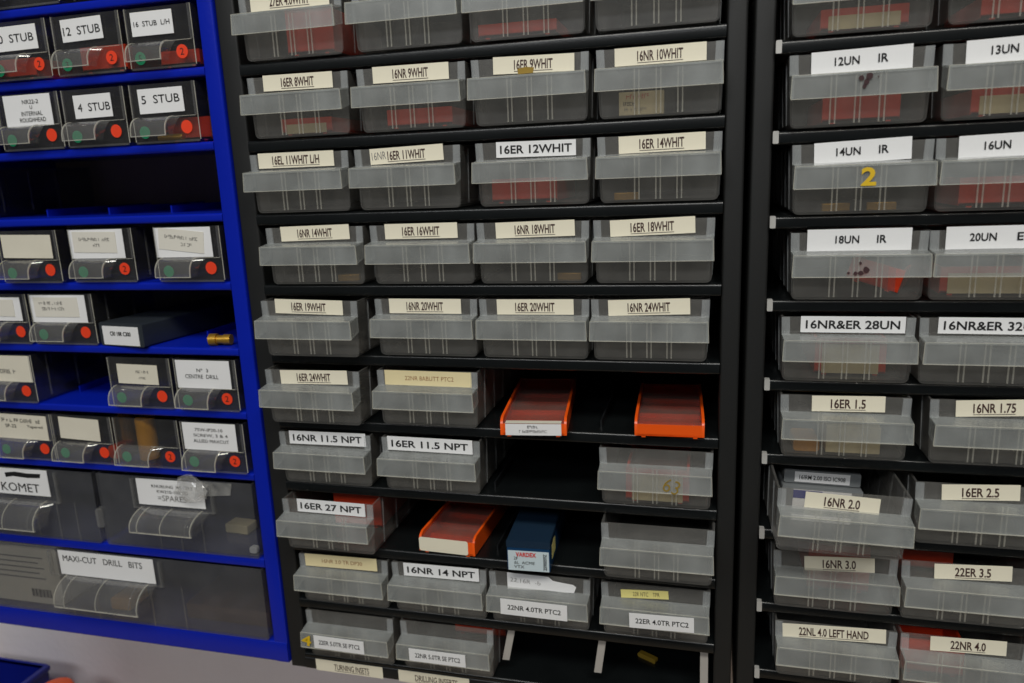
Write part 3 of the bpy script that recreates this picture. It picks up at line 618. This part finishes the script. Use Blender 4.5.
bd['7b'] = clear_drawer('large clear drawer reading KNURLING WHEELS, crumpled clear tape on its corner', -433.6, -303, 7, (-2, 45.8, 56, 20, 0, [('KNURLING  WHEELS', 2, 5, 34, 2.3, 'ink'), ('KW210-100-TO', 2, 1, 26, 2.3, 'ink'), ('=SPARES', 1, -4, 24, 4.4, 'gink')], 'white'), None, None, 2, 57, (0.29, 0.68), big=(-33, 33), hz=(21, 34), ribs=(-16, 2, 21))
bd['8'] = clear_drawer('widest clear drawer along the bottom of the blue cabinet, labelled for drill bits', -566, -303.4, 8, (-3, 46.5, 86, 20, 0, [('MAXI-CUT   DRILL   BITS', -3, 4, 72, 5, 'ink')], 'white'), None, None, 2, 57, (0.345, 0.63), big=(-54, 46), hz=(18, 36), ribs=(-40, -16, 34, 62))
# tape on the knurling-wheel drawer
bm = bmesh.new(); bmesh.ops.create_icosphere(bm, subdivisions=3, radius=0.011)
for v in bm.verts: v.co = Vector((v.co.x*1.15, v.co.y*0.28, v.co.z*0.85))*(0.75+0.5*random.random())
me = bpy.data.meshes.new('crumpled_tape'); bm.to_mesh(me); bm.free(); me.materials.append(M['tape'])
o = bpy.data.objects.new('crumpled_tape', me); C.objects.link(o); o.parent = bd['7b']; o.location = (0.019, -0.004, 0.052)
MB().hexa([(20, -2.6, 46), (48, -1, 48), (48, -0.8, 48), (20, -2.4, 46), (22, -2.6, 58), (50, -1, 57), (50, -0.8, 57), (22, -2.4, 58)]).build('tape_strip', M['tape'], bd['7b'])
# contents of the clear drawers
def into(k, name, label, cat, dx, y, dz, build, mt, rotz=0, bevel=0.4):
    d = bd[k]; m = MB(); build(m); o = m.build(name, mt, bevel=bevel)
    return tagged(o, label, cat, (d.location.x*1000+dx, d.location.y*1000+y, (d.location.z-Z0)*1000+1.7+dz), None, (0, 0, rotz))
def redbox(k, label, dx, y, w_, h_, ln=70):
    d = bd[k]; insert_box(label, d.location.x*1000+dx, d.location.y*1000+y, (d.location.z-Z0)*1000+1.7, w_, h_, ln, 0, None, 'red', 'red boxes inside the clear drawers')
redbox('0a', 'red box inside the 10 STUB drawer', -6, 3, 30, 12); redbox('0b', 'orange box inside the 12 STUB drawer', 8, 2.5, 34, 15)
redbox('0c', 'red box inside the 16 STUB L/H drawer', 8, 6, 28, 9); redbox('1c', 'orange box inside the 5 STUB drawer', 6, 14, 32, 14)
into('1c', 'brass_fitting', 'short brass piece in front of the orange box in the 5 STUB drawer', 'fitting', -2, 6, 0, lambda m: m.prism([(2.4*math.cos(i*math.pi/4), 2.3+2.4*math.sin(i*math.pi/4)) for i in range(8)], -9, 9, 'x'), M['brass'])
into('6b', 'red_fitting', 'red piece inside the faded-card clear drawer', 'fitting', 18, 8, 0, lambda m: m.prism(rrect(-6, 6, 0, 10, 3), 0, 14, 'y'), M['red'])
into('6b', 'amber_vial', 'amber vial leaning inside the faded-card clear drawer', 'vial', 17, 26, 0, lambda m: m.prism([(6*math.cos(i*math.pi/6), 6*math.sin(i*math.pi/6)) for i in range(12)], 0, 32, 'z'), M['amber'])
into('6c', 'amber_vial', 'amber vial inside the unlabelled clear drawer', 'vial', -12, 14, 0, lambda m: m.prism([(7*math.cos(i*math.pi/6), 7*math.sin(i*math.pi/6)) for i in range(12)], 0, 31, 'z'), M['amber'])
into('7b', 'tan_block', 'small tan block at the right inside the KNURLING WHEELS drawer', 'block', 26, 30, 0, lambda m: m.prism(rrect(-10, 10, 0, 7, 1), 0, 12, 'y'), M['tan'], -4)
into('7b', 'white_scrap', 'tiny white scrap in the corner of the KNURLING WHEELS drawer', 'scrap', 57, 4, 0, lambda m: m.prism(rrect(-3, 3, 0, 5, 1.6), 0, 4, 'y'), M['white'])
into('7a', 'steel_tip', 'shiny steel tip inside the large drawer with the blacked-out label', 'tool tip', 45, 20, 0, lambda m: m.prism(rrect(-3, 3, 0, 16, 2), 0, 6, 'y'), M['steel'], 15)
into('8', 'carton', 'white barcoded carton at the left inside the widest bottom clear drawer', 'carton', -92, 8, 0, lambda m: m.prism(rrect(-34, 34, 0, 50, 3), 0, 40, 'y'), M['old'])
bc = bpy.data.objects['carton']
m = MB()
for k in range(16): m.box(4+k*1.2, 4.4+k*1.2+0.4*(k % 3 == 0), -0.3, -0.1, 6, 13)
m.build('barcode', M['ink'], bc)
m = MB()
for k in range(5): m.box(-26, 20-5*(k % 2), -0.3, -0.1, 22+k*4.5, 23+k*4.5)
m.build('printed_lines', M['gink'], bc)
into('8', 'amber_box', 'small amber case behind the handle of the widest clear drawer', 'box', -8, 12, 0, lambda m: m.prism(rrect(-9, 9, 0, 10, 2), 0, 20, 'y'), M['amber'])
t = thing('sorting_tray', 'pale divided tray at the right inside the widest bottom clear drawer', 'tray', (bd['8'].location.x*1000+88, 12, -323.7))
m = MB(); m.box(-36, 36, 0, 90, 0, 1); m.box(-36, 36, 0, 1, 1, 12); m.box(-36, 36, 89, 90, 1, 12)
for x in (-36, -12, 12, 35): m.box(x, x+1, 1, 89, 1, 12)
m.build('tray_body', M['smoke'], t)

# loose things lying on the open blue shelves
t = thing('tool_box', 'long dark box with printed white end label on the blue shelf', 'box', (-391, -1.5, SB[4]+0.3), None, (0, 0, -7))
MB().prism(rrect(-20, 20, 0, 16.5, 1.5), 0, 115, 'y').build('case', M['darkbox'], t)
c_ = card(t, 33, 13.2, M['white'], -0.5, -0.1, 7.4); lettering(c_, 'CRI 10R C300', 19, 3, M['ink'], 0.02, x=0, z=1.5, y=-0.5)
m = MB()
for x, r in ((-9, 4.2), (-4, 3.0), (1, 3.6)):
    m.prism([(r*math.cos(i*math.pi/6), 4.2+r*math.sin(i*math.pi/6)) for i in range(12)], x, x+5.2, 'x')
o = m.build('brass_fitting', M['brass']); tagged(o, 'stepped brass fitting lying on the blue shelf beside the post', 'fitting', (-318, 8, SB[4]), None, (0, 0, 8))

# bins on the bench below the blue cabinet
def bin_(label, x, y, z, w_, d_, h_, mt):
    t = thing('storage_bin', label, 'bin', (x, y, z))
    m = MB(); a = w_/2
    for (x0, x1, y0, y1, z0, z1) in ((-a, a, 0, d_, 0, 2), (-a, -a+2, 0, d_, 0, h_), (a-2, a, 0, d_, 0, h_), (-a, a, d_-2, d_, 0, h_), (-a, a, 0, 2, 0, h_*0.94)):
        m.box(x0, x1, y0, y1, z0, z1)
    m.build('bin_body', M[mt], t, bevel=0.8)
    m = MB()
    for s in (-1, 1): m.box(s*(a+1)-3, s*(a+1)+3, -2, d_, h_-5, h_+0.5)
    m.box(-a, a, -3, 2, h_-5, h_+0.5); m.box(-a, a, d_-2, d_+1, h_-5, h_+0.5)
    m.build('rim', M[mt], t, bevel=1.2)
bin_('blue plastic bin standing on the bench under the blue cabinet', -706, 10, -550, 100, 108, 72, 'dblue')
t = thing('storage_tub', 'round orange tub on the bench right of the blue bin', 'tub', (-621, 92, -550))
def ring(r, z): return [(r*math.cos(i*math.pi/14), r*math.sin(i*math.pi/14), z) for i in range(28)]
def lathe(prof):
    m = MB(); n = 28
    vs = []; fs = []
    for r, z in prof: vs += ring(r, z)
    for k in range(len(prof)-1):
        for i in range(n): fs.append([k*n+i, k*n+(i+1) % n, (k+1)*n+(i+1) % n, (k+1)*n+i])
    fs.append(list(range(n))[::-1]); fs.append([(len(prof)-1)*n+i for i in range(n)])
    return m.add(vs, fs)
lathe([(14, 0), (16, 3), (16, 60)]).build('tub_body', M['red'], t)
lathe([(17, 60.1), (17, 67), (15, 70), (9, 71.5)]).build('lid', M['orange'], t)
